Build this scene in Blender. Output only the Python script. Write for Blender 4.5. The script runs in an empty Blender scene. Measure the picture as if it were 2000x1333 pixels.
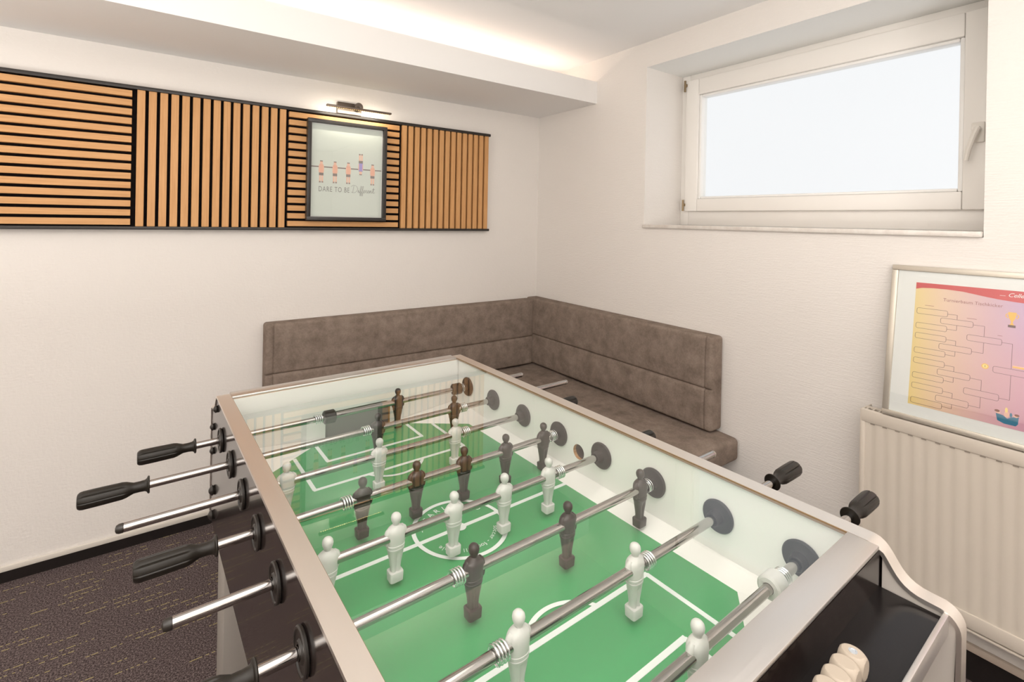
import bpy, bmesh, math, random
from math import sin, cos, pi, radians
from mathutils import Vector, Matrix
random.seed(7)
C = bpy.context.scene.collection
S = bpy.context.scene

# ------------------------------------------------------------------ camera
F_PX, PX, PY = 967.16, 968.26, 432.77          # measured for a 2000 x 1333 frame
YAW, PITCH, ROLL = 0.9681, -0.0021, 0.0188
CAM = Vector((-2.0633, -2.5178, 1.3688))
cd = bpy.data.cameras.new('camera'); cam = bpy.data.objects.new('camera', cd); C.objects.link(cam)
F = Vector((cos(YAW), sin(YAW), 0)); R = Vector((sin(YAW), -cos(YAW), 0)); U = Vector((0, 0, 1))
F2 = F*cos(PITCH) + U*sin(PITCH); U2 = U*cos(PITCH) - F*sin(PITCH)
R3 = R*cos(ROLL) + U2*sin(ROLL); U3 = U2*cos(ROLL) - R*sin(ROLL)
M = Matrix((R3, U3, -F2)).transposed().to_4x4(); M.translation = CAM
cam.matrix_world = M
cd.sensor_width = 36; cd.lens = F_PX/2000*36
cd.shift_x = (1000-PX)/2000; cd.shift_y = (PY-666.5)/2000
cd.clip_start = 0.02
S.camera = cam

# ------------------------------------------------------------------ sky, lamps, exposure
S.view_settings.view_transform = 'Standard'; S.view_settings.look = 'None'
S.view_settings.gamma = 1; S.view_settings.use_curve_mapping = False
S.view_settings.exposure = 0.0
w = bpy.data.worlds.new('overcast_sky'); S.world = w; w.use_nodes = True
bg = w.node_tree.nodes['Background']; bg.inputs[0].default_value = (0.965, 0.975, 1, 1); bg.inputs[1].default_value = .98

def area(name, loc, sx, sy, power, col, rot=(0, 0, 0), spread=pi):
    l = bpy.data.lights.new(name, 'AREA'); l.shape = 'RECTANGLE'; l.size = sx; l.size_y = sy
    l.energy = power; l.color = col; l.spread = spread
    o = bpy.data.objects.new(name, l); C.objects.link(o); o.location = loc; o.rotation_euler = rot
    return o
area('ceiling_panel_light', (-1.8, -2.3, 2.275), 1.5, 1.4, 16, (1, .93, .85))
area('ceiling_panel_light', (-3.3, -3.3, 2.275), 1.2, 1.2, 7, (1, .93, .84))
area('added_fill_uplight', (-2.9, -3.35, .95), .8, .8, 43, (1, .965, .925), (pi, 0, 0))  # three added fill uplights behind the camera, bounced off the ceiling; no real fixtures
area('added_fill_uplight', (-1.75, -3.75, .95), .6, .6, 42, (1, .965, .93), (pi, 0, 0))
area('added_fill_uplight', (-3.85, -1.75, .95), .6, .6, 39, (1, .96, .91), (pi, 0, 0))
area('cove_led_strip', (-1.9, -.30, 2.085), 3.7, .03, 5.5, (1, .80, .66), (pi, 0, 0))
area('picture_lamp_led', (-1.2375, -.108, 1.896), .30, .006, .65, (1, .90, .76), (radians(48), 0, 0))

# ------------------------------------------------------------------ helpers
def tag(o, label=None, cat=None, group=None, kind=None):
    if label: o['label'] = label
    if cat: o['category'] = cat
    if group: o['group'] = group
    if kind: o['kind'] = kind
    return o
def empty(name, loc, label, cat, group=None, rotz=0):
    o = bpy.data.objects.new(name, None); C.objects.link(o); o.location = loc; o.rotation_euler = (0, 0, rotz)
    o.empty_display_size = .05
    return tag(o, label, cat, group)
def finish(bm, ang=35, smooth=True):
    bm.normal_update()
    for f in bm.faces: f.smooth = smooth
    if smooth:
        t = radians(ang)
        for e in bm.edges:
            if len(e.link_faces) == 2 and e.calc_face_angle(0) > t: e.smooth = False
def obj(name, bm, mat, parent=None, smooth=True, ang=35, mats=None):
    if smooth is not None: finish(bm, ang, smooth)
    me = bpy.data.meshes.new(name); bm.to_mesh(me); bm.free()
    for m in (mats or [mat]): me.materials.append(m)
    o = bpy.data.objects.new(name, me); C.objects.link(o)
    if parent: o.parent = parent
    return o
def share(name, src, parent, loc=None):
    o = bpy.data.objects.new(name, src.data); C.objects.link(o); o.parent = parent
    if loc is not None: o.location = loc
    return o
def box(bm, x0, x1, y0, y1, z0, z1, bev=0, mi=0, seg=2):
    vs = [bm.verts.new((x, y, z)) for z in (z0, z1) for y in (y0, y1) for x in (x0, x1)]
    fs = [bm.faces.new([vs[i] for i in q]) for q in ((0, 2, 3, 1), (4, 5, 7, 6), (0, 1, 5, 4), (2, 6, 7, 3), (0, 4, 6, 2), (1, 3, 7, 5))]
    for f in fs: f.material_index = mi
    if bev:
        es = list({e for f in fs for e in f.edges})
        bmesh.ops.bevel(bm, geom=es, offset=bev, segments=seg, affect='EDGES', profile=.5)
    return bm
def B(*a, **k):
    bm = bmesh.new(); box(bm, *a, **k); return bm
def lathe(bm, prof, axis='x', seg=24, off=(0, 0, 0), mi=0, close=True, rmod=None):
    """prof: list of (t, r) along axis"""
    rings = []
    for t, r in prof:
        ring = []
        for i in range(seg):
            a = 2*pi*i/seg; rr = r*(rmod(a, t) if rmod else 1)
            c, s = rr*cos(a), rr*sin(a)
            p = {'x': (t, c, s), 'y': (c, t, s), 'z': (c, s, t)}[axis]
            ring.append(bm.verts.new((p[0]+off[0], p[1]+off[1], p[2]+off[2])))
        rings.append(ring)
    for a, b in zip(rings, rings[1:]):
        for i in range(seg):
            f = bm.faces.new((a[i], a[(i+1) % seg], b[(i+1) % seg], b[i])); f.material_index = mi
    if close is True:
        for ring in (rings[0], rings[-1]):
            f = bm.faces.new(ring); f.material_index = mi
    elif close == 'loop':
        a, b = rings[-1], rings[0]
        for i in range(seg):
            f = bm.faces.new((a[i], a[(i+1) % seg], b[(i+1) % seg], b[i])); f.material_index = mi
    bmesh.ops.recalc_face_normals(bm, faces=bm.faces)
    return bm
def tube(bm, pts, r, seg=8, cap=True):
    rings = []; n = len(pts); pts = [Vector(p) for p in pts]; up = None
    for i, p in enumerate(pts):
        d = (pts[min(i+1, n-1)]-pts[max(i-1, 0)]).normalized()
        if up is None:
            up = Vector((0, 0, 1)) if abs(d.z) < .9 else Vector((1, 0, 0))
        s = d.cross(up).normalized(); u2 = s.cross(d).normalized(); up = u2
        rr = r[i] if isinstance(r, (list, tuple)) else r
        rings.append([bm.verts.new(p+s*rr*cos(2*pi*k/seg)+u2*rr*sin(2*pi*k/seg)) for k in range(seg)])
    for a, b in zip(rings, rings[1:]):
        for i in range(seg): bm.faces.new((a[i], a[(i+1) % seg], b[(i+1) % seg], b[i]))
    if cap: bm.faces.new(rings[0][::-1]); bm.faces.new(rings[-1])
    bmesh.ops.recalc_face_normals(bm, faces=bm.faces)
    return bm
def prism(bm, poly, t0, t1, axis='x', mi=0):
    """extrude a 2-D outline; axis x: (y,z), axis y: (x,z), axis z: (x,y)"""
    def P(a, b, t): return {'x': (t, a, b), 'y': (a, t, b), 'z': (a, b, t)}[axis]
    v0 = [bm.verts.new(P(a, b, t0)) for a, b in poly]; v1 = [bm.verts.new(P(a, b, t1)) for a, b in poly]
    n = len(poly); fs = [bm.faces.new(v0), bm.faces.new(v1)]
    for i in range(n): fs.append(bm.faces.new((v0[i], v0[(i+1) % n], v1[(i+1) % n], v1[i])))
    for f in fs: f.material_index = mi
    bmesh.ops.recalc_face_normals(bm, faces=fs)
    return bm
def holed_plate(outline, holes, thick):
    """2-D outline with holes as a solid plate in local xy, z 0..thick (filled by a 2-D curve)"""
    cu = bpy.data.curves.new('tmp', 'CURVE'); cu.dimensions = '2D'; cu.fill_mode = 'BOTH'; cu.extrude = thick/2
    for loop in [outline]+holes:
        sp = cu.splines.new('POLY'); sp.points.add(len(loop)-1); sp.use_cyclic_u = True
        for p, q in zip(sp.points, loop): p.co = (q[0], q[1], 0, 1)
    o = bpy.data.objects.new('tmp', cu); C.objects.link(o)
    bpy.context.view_layer.update()
    me = bpy.data.meshes.new_from_object(o.evaluated_get(bpy.context.evaluated_depsgraph_get()))
    bm = bmesh.new(); bm.from_mesh(me); bmesh.ops.remove_doubles(bm, verts=bm.verts, dist=1e-6)
    bpy.data.objects.remove(o); bpy.data.curves.remove(cu); bpy.data.meshes.remove(me)
    for v in bm.verts: v.co.z += thick/2
    bmesh.ops.recalc_face_normals(bm, faces=bm.faces)
    return bm
def circle(cx, cy, r, n=24): return [(cx+r*cos(2*pi*i/n), cy+r*sin(2*pi*i/n)) for i in range(n)]
def text_bm(s, size, ext=.0003, shear=0, align='LEFT', space=1):
    cu = bpy.data.curves.new('tmp', 'FONT'); cu.body = s; cu.size = size; cu.extrude = ext/2; cu.shear = shear
    cu.align_x = align; cu.space_character = space; cu.resolution_u = 3
    o = bpy.data.objects.new('tmp', cu); C.objects.link(o); bpy.context.view_layer.update()
    me = bpy.data.meshes.new_from_object(o.evaluated_get(bpy.context.evaluated_depsgraph_get()))
    bm = bmesh.new(); bm.from_mesh(me)
    bpy.data.objects.remove(o); bpy.data.curves.remove(cu); bpy.data.meshes.remove(me)
    return bm
def merge(dst, src, mat=None, mi=None):
    if mat is not None: bmesh.ops.transform(src, matrix=mat, verts=src.verts)
    if mi is not None:
        for f in src.faces: f.material_index = mi
    me = bpy.data.meshes.new('t'); src.to_mesh(me); src.free(); dst.from_mesh(me); bpy.data.meshes.remove(me)
    return dst

# ------------------------------------------------------------------ materials
MATS = {}
def mat(name, col, rough=.5, metal=0, spec=.5, coat=0, build=None):
    m = bpy.data.materials.new(name); m.use_nodes = True; nt = m.node_tree; b = nt.nodes['Principled BSDF']
    b.inputs['Base Color'].default_value = (*col, 1); b.inputs['Roughness'].default_value = rough
    b.inputs['Metallic'].default_value = metal; b.inputs['Specular IOR Level'].default_value = spec
    b.inputs['Coat Weight'].default_value = coat
    if build: build(nt, b)
    MATS[name] = m; return m
def N(nt, t, **k):
    n = nt.nodes.new(t)
    for a, v in k.items():
        if a.startswith('i_'):
            key = a[2:]; key = int(key) if key.isdigit() else key.replace('_', ' ')
            n.inputs[key].default_value = v
        else: setattr(n, a, v)
    return n
def coords(nt, scale=(1, 1, 1), kind='Object', rot=(0, 0, 0)):
    tc = N(nt, 'ShaderNodeTexCoord'); mp = N(nt, 'ShaderNodeMapping')
    mp.inputs['Scale'].default_value = scale; mp.inputs['Rotation'].default_value = rot
    nt.links.new(tc.outputs[kind], mp.inputs['Vector']); return mp.outputs[0]
def noise(nt, vec, scale, detail=3, rough=.5):
    n = N(nt, 'ShaderNodeTexNoise'); n.inputs['Scale'].default_value = scale; n.inputs['Detail'].default_value = detail
    n.inputs['Roughness'].default_value = rough; nt.links.new(vec, n.inputs['Vector']); return n.outputs['Fac']
def ramp(nt, fac, stops):
    r = N(nt, 'ShaderNodeValToRGB'); e = r.color_ramp.elements
    while len(e) < len(stops): e.new(.5)
    for k, (p, c) in zip(e, stops): k.position = p; k.color = (*c, 1)
    nt.links.new(fac, r.inputs['Fac']); return r.outputs['Color']
def bump(nt, b, h, strength=.2, dist=.001):
    bn = N(nt, 'ShaderNodeBump'); bn.inputs['Strength'].default_value = strength; bn.inputs['Distance'].default_value = dist
    nt.links.new(h, bn.inputs['Height']); nt.links.new(bn.outputs[0], b.inputs['Normal'])
def mth(nt, op, a, b=None, clamp=False):
    n = N(nt, 'ShaderNodeMath', operation=op); n.use_clamp = clamp
    for i, v in enumerate((a, b)):
        if v is None: continue
        if isinstance(v, (int, float)): n.inputs[i].default_value = v
        else: nt.links.new(v, n.inputs[i])
    return n.outputs[0]
def wallpaper(sc, sc2):
    def f(nt, b):
        v = coords(nt, sc, 'Object'); v2 = coords(nt, sc2, 'Object')
        h = mth(nt, 'ADD', noise(nt, v, 1, 2), mth(nt, 'MULTIPLY', noise(nt, v2, 1, 2), .7))
        bump(nt, b, h, .34, .0035)
    return f
WALL = (.84, .80, .76)
m_wall_l = mat('embossed_wallpaper', WALL, .85, build=wallpaper((55, 55, 130), (120, 120, 60)))
m_wall_r = mat('ribbed_wallpaper', (.84, .80, .76), .85, build=wallpaper((20, 20, 230), (130, 130, 130)))
m_ceil = mat('ceiling_paint', (.93, .925, .92), .9, build=lambda nt, b: bump(nt, b, noise(nt, coords(nt), 90, 2), .08, .001))
m_soffit = mat('soffit_paint', (.88, .865, .85), .9, build=lambda nt, b: bump(nt, b, noise(nt, coords(nt), 90, 2), .08, .001))
m_reveal = mat('reveal_paint', (.92, .92, .90), .85, build=lambda nt, b: bump(nt, b, noise(nt, coords(nt), 70, 2), .08, .001))
def b_carpet(nt, b):
    tc = N(nt, 'ShaderNodeTexCoord'); sp = N(nt, 'ShaderNodeSeparateXYZ'); nt.links.new(tc.outputs['Object'], sp.inputs[0])
    x, y = sp.outputs[0], sp.outputs[1]
    pitch = .024
    row = mth(nt, 'FLOOR', mth(nt, 'DIVIDE', y, pitch)); fr = mth(nt, 'FRACT', mth(nt, 'DIVIDE', y, pitch))
    line = mth(nt, 'LESS_THAN', mth(nt, 'ABSOLUTE', mth(nt, 'SUBTRACT', fr, .5)), .07)
    cb = N(nt, 'ShaderNodeCombineXYZ'); nt.links.new(mth(nt, 'MULTIPLY', x, 5.5), cb.inputs[0]); nt.links.new(mth(nt, 'MULTIPLY', row, 7.31), cb.inputs[1])
    seg = mth(nt, 'GREATER_THAN', noise(nt, cb.outputs[0], 1, 1), .545)
    cb2 = N(nt, 'ShaderNodeCombineXYZ'); nt.links.new(mth(nt, 'MULTIPLY', x, 95), cb2.inputs[0]); nt.links.new(mth(nt, 'MULTIPLY', row, 3.7), cb2.inputs[1])
    dash = mth(nt, 'GREATER_THAN', noise(nt, cb2.outputs[0], 1, 0), .47)
    fac = mth(nt, 'MULTIPLY', mth(nt, 'MULTIPLY', line, seg), dash)
    fine = noise(nt, coords(nt), 210, 3, .75)
    base = ramp(nt, fine, [(.36, (.026, .019, .020)), (.50, (.098, .074, .074)), (.64, (.25, .196, .186))])
    mx = N(nt, 'ShaderNodeMix', data_type='RGBA'); nt.links.new(fac, mx.inputs['Factor']); nt.links.new(base, mx.inputs['A'])
    mx.inputs['B'].default_value = (.40, .335, .155, 1)
    nt.links.new(mx.outputs['Result'], b.inputs['Base Color'])
    bump(nt, b, fine, .6, .004)
m_carpet = mat('loop_carpet', (.06, .045, .05), .95, spec=.1, build=b_carpet)
m_carpet_strip = mat('carpet_strip', (.020, .016, .015), .9, spec=.1, build=lambda nt, b: bump(nt, b, noise(nt, coords(nt), 300, 2), .5, .002))
m_base_trim = mat('beige_trim', (.55, .46, .38), .5)
def wood_cols(c1, c2, axis):
    def f(nt, b):
        sc = [60, 60, 60]; sc[axis] = 2.0
        tc = N(nt, 'ShaderNodeTexCoord'); oi = N(nt, 'ShaderNodeObjectInfo')
        add = N(nt, 'ShaderNodeVectorMath', operation='ADD'); nt.links.new(tc.outputs['Object'], add.inputs[0])
        cb = N(nt, 'ShaderNodeCombineXYZ')
        for i in range(3): nt.links.new(mth(nt, 'MULTIPLY', oi.outputs['Random'], 7.0), cb.inputs[i])
        nt.links.new(cb.outputs[0], add.inputs[1])
        mp = N(nt, 'ShaderNodeMapping'); mp.inputs['Scale'].default_value = sc; nt.links.new(add.outputs[0], mp.inputs[0])
        n = noise(nt, mp.outputs[0], 3, 4, .65)
        nt.links.new(ramp(nt, n, [(.3, c2), (.7, c1)]), b.inputs['Base Color'])
        bump(nt, b, n, .1, .0005)
    return f
OAK1, OAK2 = (.69, .375, .155), (.565, .280, .098)
m_oak_h = mat('oak_veneer_horizontal', OAK1, .5, build=wood_cols(OAK1, OAK2, 0))
m_oak_v = mat('oak_veneer_vertical', OAK1, .5, build=wood_cols(OAK1, OAK2, 2))
m_felt = mat('black_felt', (.009, .007, .007), .95, spec=.1, build=lambda nt, b: bump(nt, b, noise(nt, coords(nt), 400, 2), .4, .001))
m_blackrail = mat('black_rail', (.020, .016, .014), .4)
m_frame_dark = mat('dark_picture_frame', (.028, .024, .022), .35)
m_bronze = mat('bronze_lamp_metal', (.20, .165, .14), .3, 1)
def emit(name, col, st):
    m = bpy.data.materials.new(name); m.use_nodes = True; nt = m.node_tree
    b = nt.nodes['Principled BSDF']; b.inputs['Emission Color'].default_value = (*col, 1); b.inputs['Emission Strength'].default_value = st
    b.inputs['Base Color'].default_value = (*col, 1); return m
m_led = emit('led_diode', (1, .72, .25), 14)
m_suede = mat('brown_suede', (.11, .085, .068), .9, spec=.15, build=None)
def b_suede(nt, b):
    v = coords(nt, (1, 1, 1))
    a = noise(nt, v, 15, 6, .66); c = noise(nt, v, 130, 3, .6)
    f = mth(nt, 'ADD', mth(nt, 'MULTIPLY', a, .75), mth(nt, 'MULTIPLY', c, .25))
    nt.links.new(ramp(nt, f, [(.33, (.172, .132, .106)), (.5, (.245, .192, .157)), (.68, (.325, .26, .216))]), b.inputs['Base Color'])
    bump(nt, b, c, .25, .001)
    b.inputs['Sheen Weight'].default_value = .0; b.inputs['Sheen Roughness'].default_value = .5
b_suede(m_suede.node_tree, m_suede.node_tree.nodes['Principled BSDF'])
m_plinth = mat('dark_plinth', (.03, .024, .02), .6)
m_rad = mat('radiator_enamel', (.70, .63, .545), .35)
m_slot = mat('radiator_slot_dark', (.36, .31, .26), .7)
m_win = mat('window_plastic', (.90, .87, .83), .35)
m_winbead = mat('window_bead', (.92, .91, .89), .35)
m_sill = mat('stone_sill', (.74, .69, .64), .3, build=lambda nt, b: nt.links.new(ramp(nt, noise(nt, coords(nt), 14, 6, .7), [(.35, (.66, .60, .55)), (.6, (.78, .74, .69))]), b.inputs['Base Color']))
m_hinge = mat('hinge_brass', (.28, .21, .13), .4, .8)
m_handle = mat('window_handle_cream', (.80, .76, .70), .3)
def brushed(col, rough, axis):
    def f(nt, b):
        sc = [260, 260, 260]; sc[axis] = 3
        n = noise(nt, coords(nt, tuple(sc)), 1, 2, .6)
        bump(nt, b, n, .04, .0005)
        nt.links.new(mth(nt, 'ADD', rough-.06, mth(nt, 'MULTIPLY', n, .14)), b.inputs['Roughness'])
    return f
m_rail = mat('brushed_aluminium_long', (.84, .79, .74), .36, 1, build=brushed(0, .36, 1))
m_rail_x = mat('brushed_aluminium_cross', (.74, .72, .705), .36, 1, build=brushed(0, .36, 0))
m_cheek = mat('light_silver_lacquer', (.72, .665, .61), .4, .2)
m_leg = mat('silver_lacquer', (.50, .47, .43), .45, .35)
def b_panel(nt, b):
    n = noise(nt, coords(nt, (40, 3, 60)), 2, 3, .6)
    nt.links.new(ramp(nt, n, [(.3, (.012, .008, .007)), (.7, (.026, .018, .016))]), b.inputs['Base Color'])
m_panel = mat('dark_wood_laminate', (.02, .014, .012), .17, 0, .5, .3, build=b_panel)
m_tray = mat('black_tray_laminate', (.010, .008, .008), .22, 0, .22)
m_white_lam = mat('white_laminate', (.86, .85, .82), .3)
m_ply = mat('raw_plywood', (.58, .33, .15), .7, build=lambda nt, b: nt.links.new(ramp(nt, noise(nt, coords(nt, (8, 8, 300)), 1, 2), [(.35, (.48, .25, .10)), (.65, (.66, .40, .19))]), b.inputs['Base Color']))
m_green = mat('green_playfield', (.045, .32, .085), .28, build=lambda nt, b: nt.links.new(ramp(nt, noise(nt, coords(nt), 3, 2), [(.3, (.066, .325, .122)), (.7, (.078, .35, .136))]), b.inputs['Base Color']))
m_line = mat('white_pitch_paint', (.80, .84, .82), .35)
m_goal = mat('goal_grey', (.18, .17, .16), .5)
m_chrome = mat('chrome_steel', (.46, .435, .42), .10, 1)
m_spring = mat('spring_steel', (.86, .88, .89), .15, 1)
m_blackpl = mat('black_plastic', (.022, .018, .015), .32)
m_grip = mat('black_grip_plastic', (.015, .012, .009), .40, 0, .35)
m_bush = mat('dark_grey_bushing', (.018, .016, .016), .5, 0, .25)
m_pblack = mat('black_player_plastic', (.030, .021, .018), .30)
m_pwhite = mat('white_player_plastic', (.60, .60, .575), .34)
m_bead = mat('beige_bead', (.42, .355, .285), .5)
m_bead_dot = mat('bead_plug', (.60, .64, .68), .25, .6)
m_orange = mat('orange_edge', (.22, .13, .06), .6)
def b_glass(strength, rough=0.0):
    m = bpy.data.materials.new('clear_glass_%g' % strength); m.use_nodes = True; nt = m.node_tree; nt.nodes.clear()
    out = N(nt, 'ShaderNodeOutputMaterial'); tr = N(nt, 'ShaderNodeBsdfTransparent'); gl = N(nt, 'ShaderNodeBsdfGlossy')
    tr.inputs[0].default_value = (.99, .995, .99, 1); gl.inputs['Roughness'].default_value = rough; gl.inputs[0].default_value = (1, 1, 1, 1)
    fr = N(nt, 'ShaderNodeFresnel'); fr.inputs[0].default_value = 1.5; geo = N(nt, 'ShaderNodeNewGeometry')
    # both surfaces of the pane reflect: 2F/(1+F), applied on the face the ray enters by
    f2 = mth(nt, 'DIVIDE', mth(nt, 'MULTIPLY', fr.outputs[0], 2.0), mth(nt, 'ADD', fr.outputs[0], 1.0))
    fac = mth(nt, 'MULTIPLY', f2, mth(nt, 'SUBTRACT', strength, mth(nt, 'MULTIPLY', geo.outputs['Backfacing'], strength)))
    mx = N(nt, 'ShaderNodeMixShader'); nt.links.new(fac, mx.inputs[0]); nt.links.new(tr.outputs[0], mx.inputs[1]); nt.links.new(gl.outputs[0], mx.inputs[2])
    nt.links.new(mx.outputs[0], out.inputs[0]); return m
m_glass = b_glass(.78); m_pane = b_glass(.6, .45); m_artglass = b_glass(.998)
def b_poster(nt, b):
    v = coords(nt)
    sp = N(nt, 'ShaderNodeSeparateXYZ'); nt.links.new(v, sp.inputs[0])
    t = mth(nt, 'DIVIDE', sp.outputs[0], .45)
    c1 = ramp(nt, t, [(0, (.80, .62, .24)), (.16, (.78, .56, .40)), (.40, (.66, .40, .43)), (.62, (.60, .30, .42)), (1, (.62, .36, .46))])
    c2 = ramp(nt, t, [(0, (.80, .64, .30)), (.16, (.78, .58, .44)), (.36, (.66, .45, .50)), (.60, (.50, .38, .62)), (1, (.55, .40, .62))])
    mx = N(nt, 'ShaderNodeMix', data_type='RGBA')
    k = mth(nt, 'MULTIPLY', mth(nt, 'SUBTRACT', sp.outputs[1], .14), 4.2, clamp=True)
    nt.links.new(k, mx.inputs['Factor']); nt.links.new(c1, mx.inputs['A']); nt.links.new(c2, mx.inputs['B'])
    nt.links.new(mx.outputs['Result'], b.inputs['Base Color'])
m_poster = mat('poster_gradient_print', (.7, .5, .4), .6, build=b_poster)
m_posterink = mat('poster_ink_brown', (.12, .055, .050), .7)
m_posterred = mat('poster_red', (.58, .055, .060), .6)
m_posterwhite = mat('poster_white', (.85, .80, .80), .6)
m_postertitle = mat('poster_title_ink', (.34, .13, .12), .7)
m_gold = mat('poster_gold', (.83, .48, .07), .6)
m_goldlt = mat('poster_gold_light', (.88, .68, .22), .6)
m_blue = mat('poster_blue', (.025, .17, .28), .6)
m_skin = mat('print_skin', (.82, .50, .38), .6)
m_hair = mat('print_hair', (.22, .075, .05), .6)
m_mat_board = mat('white_mat_board', (.78, .79, .78), .7)
m_champ = mat('champagne_frame', (.62, .57, .49), .35, .55)
m_artpaper = mat('pale_sage_print', (.62, .67, .62), .6)
m_artwhite = mat('print_white_border', (.80, .80, .78), .6)
m_artbar = mat('print_grey_brown', (.20, .16, .15), .6)
m_artshirt = mat('print_salmon', (.80, .43, .31), .6)
m_artpurple = mat('print_violet', (.34, .28, .62), .6)
m_arttext = mat('print_text_grey', (.20, .20, .19), .6)
m_artboots = mat('print_boots', (.30, .22, .20), .6)

# ================================================================== SETTING
ZC = 2.296
X0, Y0 = -4.7, -4.7
o = obj('floor', B(X0, .3, Y0, .1, -.1, 0), m_carpet, smooth=False); tag(o, kind='structure')
o = obj('ceiling', B(X0, .3, Y0, .1, ZC, ZC+.1), m_ceil, smooth=False); tag(o, kind='structure')
o = obj('wall_left', B(X0, .3, 0, .1, 0, ZC), m_wall_l, smooth=False); tag(o, kind='structure')
WY0, WY1, WZ0, WZ1, WX = -.859, -2.121, 1.3626, 2.1676, .30
bm = bmesh.new()
box(bm, 0, .42, WY0, .0, 0, ZC); box(bm, 0, .42, Y0, WY1, 0, ZC)
box(bm, 0, .42, WY1, WY0, 0, WZ0-.018); box(bm, 0, .42, WY1, WY0, WZ1, ZC)
for f in bm.faces:
    c = f.calc_center_median()
    if c.x > .02 and WY1-.01 < c.y < WY0+.01 and WZ0-.05 < c.z < WZ1+.01: f.material_index = 1
o = obj('wall_right', bm, m_wall_r, smooth=False, mats=[m_wall_r, m_reveal]); tag(o, kind='structure')
o = obj('wall_back', B(X0, .3, Y0-.1, Y0, 0, ZC), m_wall_l, smooth=False); tag(o, kind='structure')
o = obj('wall_front', B(X0-.1, X0, Y0, .1, 0, ZC), m_wall_l, smooth=False); tag(o, kind='structure')
# soffit box with an open cove on top
SY, SZ0, SZ1 = -.513, 2.0437, 2.168
bm = bmesh.new()
prism(bm, [(0, SZ0), (SY, SZ0), (SY, SZ1), (SY+.02, SZ1), (SY+.02, SZ0+.022), (0, SZ0+.022)], X0, 0, 'x')
o = obj('trim_1', bm, m_soffit, smooth=False); tag(o, 'white boxed soffit with a hidden cove light along the left wall', kind='structure')
# skirting
b1 = obj('baseboard_left', B(X0, 0, -.008, 0, 0, .041), m_carpet_strip, smooth=False); tag(b1, kind='structure')
obj('cap_bead', B(X0, 0, -.010, 0, .041, .060, bev=.002), mat('cream_caulk', (.74, .69, .62), .6), b1)
b2 = obj('baseboard_right', B(-.008, 0, Y0, 0, 0, .090), m_carpet_strip, smooth=False); tag(b2, kind='structure')
obj('cap_bead', B(-.014, 0, Y0, 0, .090, .112, bev=.003), m_base_trim, b2)
# sill
bm = B(-.014, WX, WY1+.002, WY0-.002+.004, WZ0-.018, WZ0, bev=.004)
o = obj('trim_2', bm, m_sill); tag(o, 'pale stone window sill', kind='structure')
# window
win = tag(bpy.data.objects.new('window_1', None), 'wide white tilt window with overcast daylight behind', kind='structure'); C.objects.link(win); win.location = (WX, (WY0+WY1)/2, WZ0)
def ring(bm, y0, y1, z0, z1, wl, wr, wb, wt, x0, x1, bev=.004):
    """rectangular frame in the plane x; y0 > y1 (left to right in view)"""
    oy = (WY0+WY1)/2
    def bx(a, b, c, d): box(bm, x0-WX, x1-WX, min(a, b)-oy, max(a, b)-oy, c-WZ0, d-WZ0, bev)
    bx(y0, y0-wl, z0, z1); bx(y1+wr, y1, z0, z1); bx(y0-wl, y1+wr, z0, z0+wb); bx(y0-wl, y1+wr, z1-wt, z1)
bm = bmesh.new(); ring(bm, WY0, WY1, WZ0, WZ1, .05, .05, .08, .06, WX, WX+.07, .003); obj('window_frame', bm, m_win, win)
SYA, SYB, SZA, SZB = -.897, -2.094, 1.437, 2.135
PYA, PYB, PZA, PZB = -.985, -1.995, 1.514, 2.036
bm = bmesh.new(); ring(bm, SYA, SYB, SZA, SZB, SYA-PYA-.014, PYB-.014-SYB, PZA-.012-SZA, SZB-PZB-.014, WX-.022, WX+.05, .006); sash = obj('sash', bm, m_win, win)
bm = bmesh.new(); ring(bm, PYA+.014, PYB-.014, PZA-.012, PZB+.014, .014, .014, .012, .014, WX-.012, WX+.04, .005); obj('glazing_bead', bm, m_winbead, sash)
oy = (WY0+WY1)/2
obj('pane', B(.014, .020, PYB-.005-oy, PYA+.005-oy, PZA-.005-WZ0, PZB+.005-WZ0), m_pane, sash, smooth=False)
for z in (2.108, 1.468):
    bm = bmesh.new(); lathe(bm, [(-.030, .0055), (.030, .0055)], 'z', 12); box(bm, -.002, .012, -.012, .004, -.004, .010, .001)
    h = obj('hinge', bm, m_hinge, win); h.location = (-.026, SYA+.004-oy, z-WZ0)
hd = obj('handle', B(-.034, -.022, -.017, .017, -.034, .036, bev=.004), m_handle, sash); hd.location = (0, -2.050-oy, 1.703-WZ0)
bm = bmesh.new(); lathe(bm, [(-.062, .010), (-.030, .010)], 'x', 16, (0, 0, .012))
tube(bm, [(-.058, -.004, .014), (-.060, .004, -.010), (-.060, .018, -.060), (-.060, .024, -.098)], [.0095, .0095, .0085, .0075], 10)
obj('lever', bm, m_handle, hd)

# ================================================================== SLAT PANELS ON THE LEFT WALL
PT, PB = 1.872, 1.317
def slat_panel(x0, x1, vertical, label):
    e = empty('slat_panel', (x0, 0, PB), label, 'wall panel', 'oak slat panels in a row on the left wall')
    Wd = x1-x0; Ht = PT-PB
    obj('felt_backing', B(0, Wd, -.014, 0, 0, Ht), m_felt, e, smooth=False)
    n = 15
    if vertical:
        p = Wd/n; src = obj('slat', B(0, p*.70, -.034, -.014, 0, Ht, bev=.001, seg=1), m_oak_v, e)
        src.location = (p*.17, 0, 0)
        for i in range(1, n): share('slat', src, e, (p*(i+.17), 0, 0))
    else:
        p = Ht/n; src = obj('slat', B(.008, Wd-.010, -.034, -.014, 0, p*.68, bev=.001, seg=1), m_oak_h, e)
        src.location = (0, 0, p*.16)
        for i in range(1, n): share('slat', src, e, (0, 0, p*(i+.16)))
    return e
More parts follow.
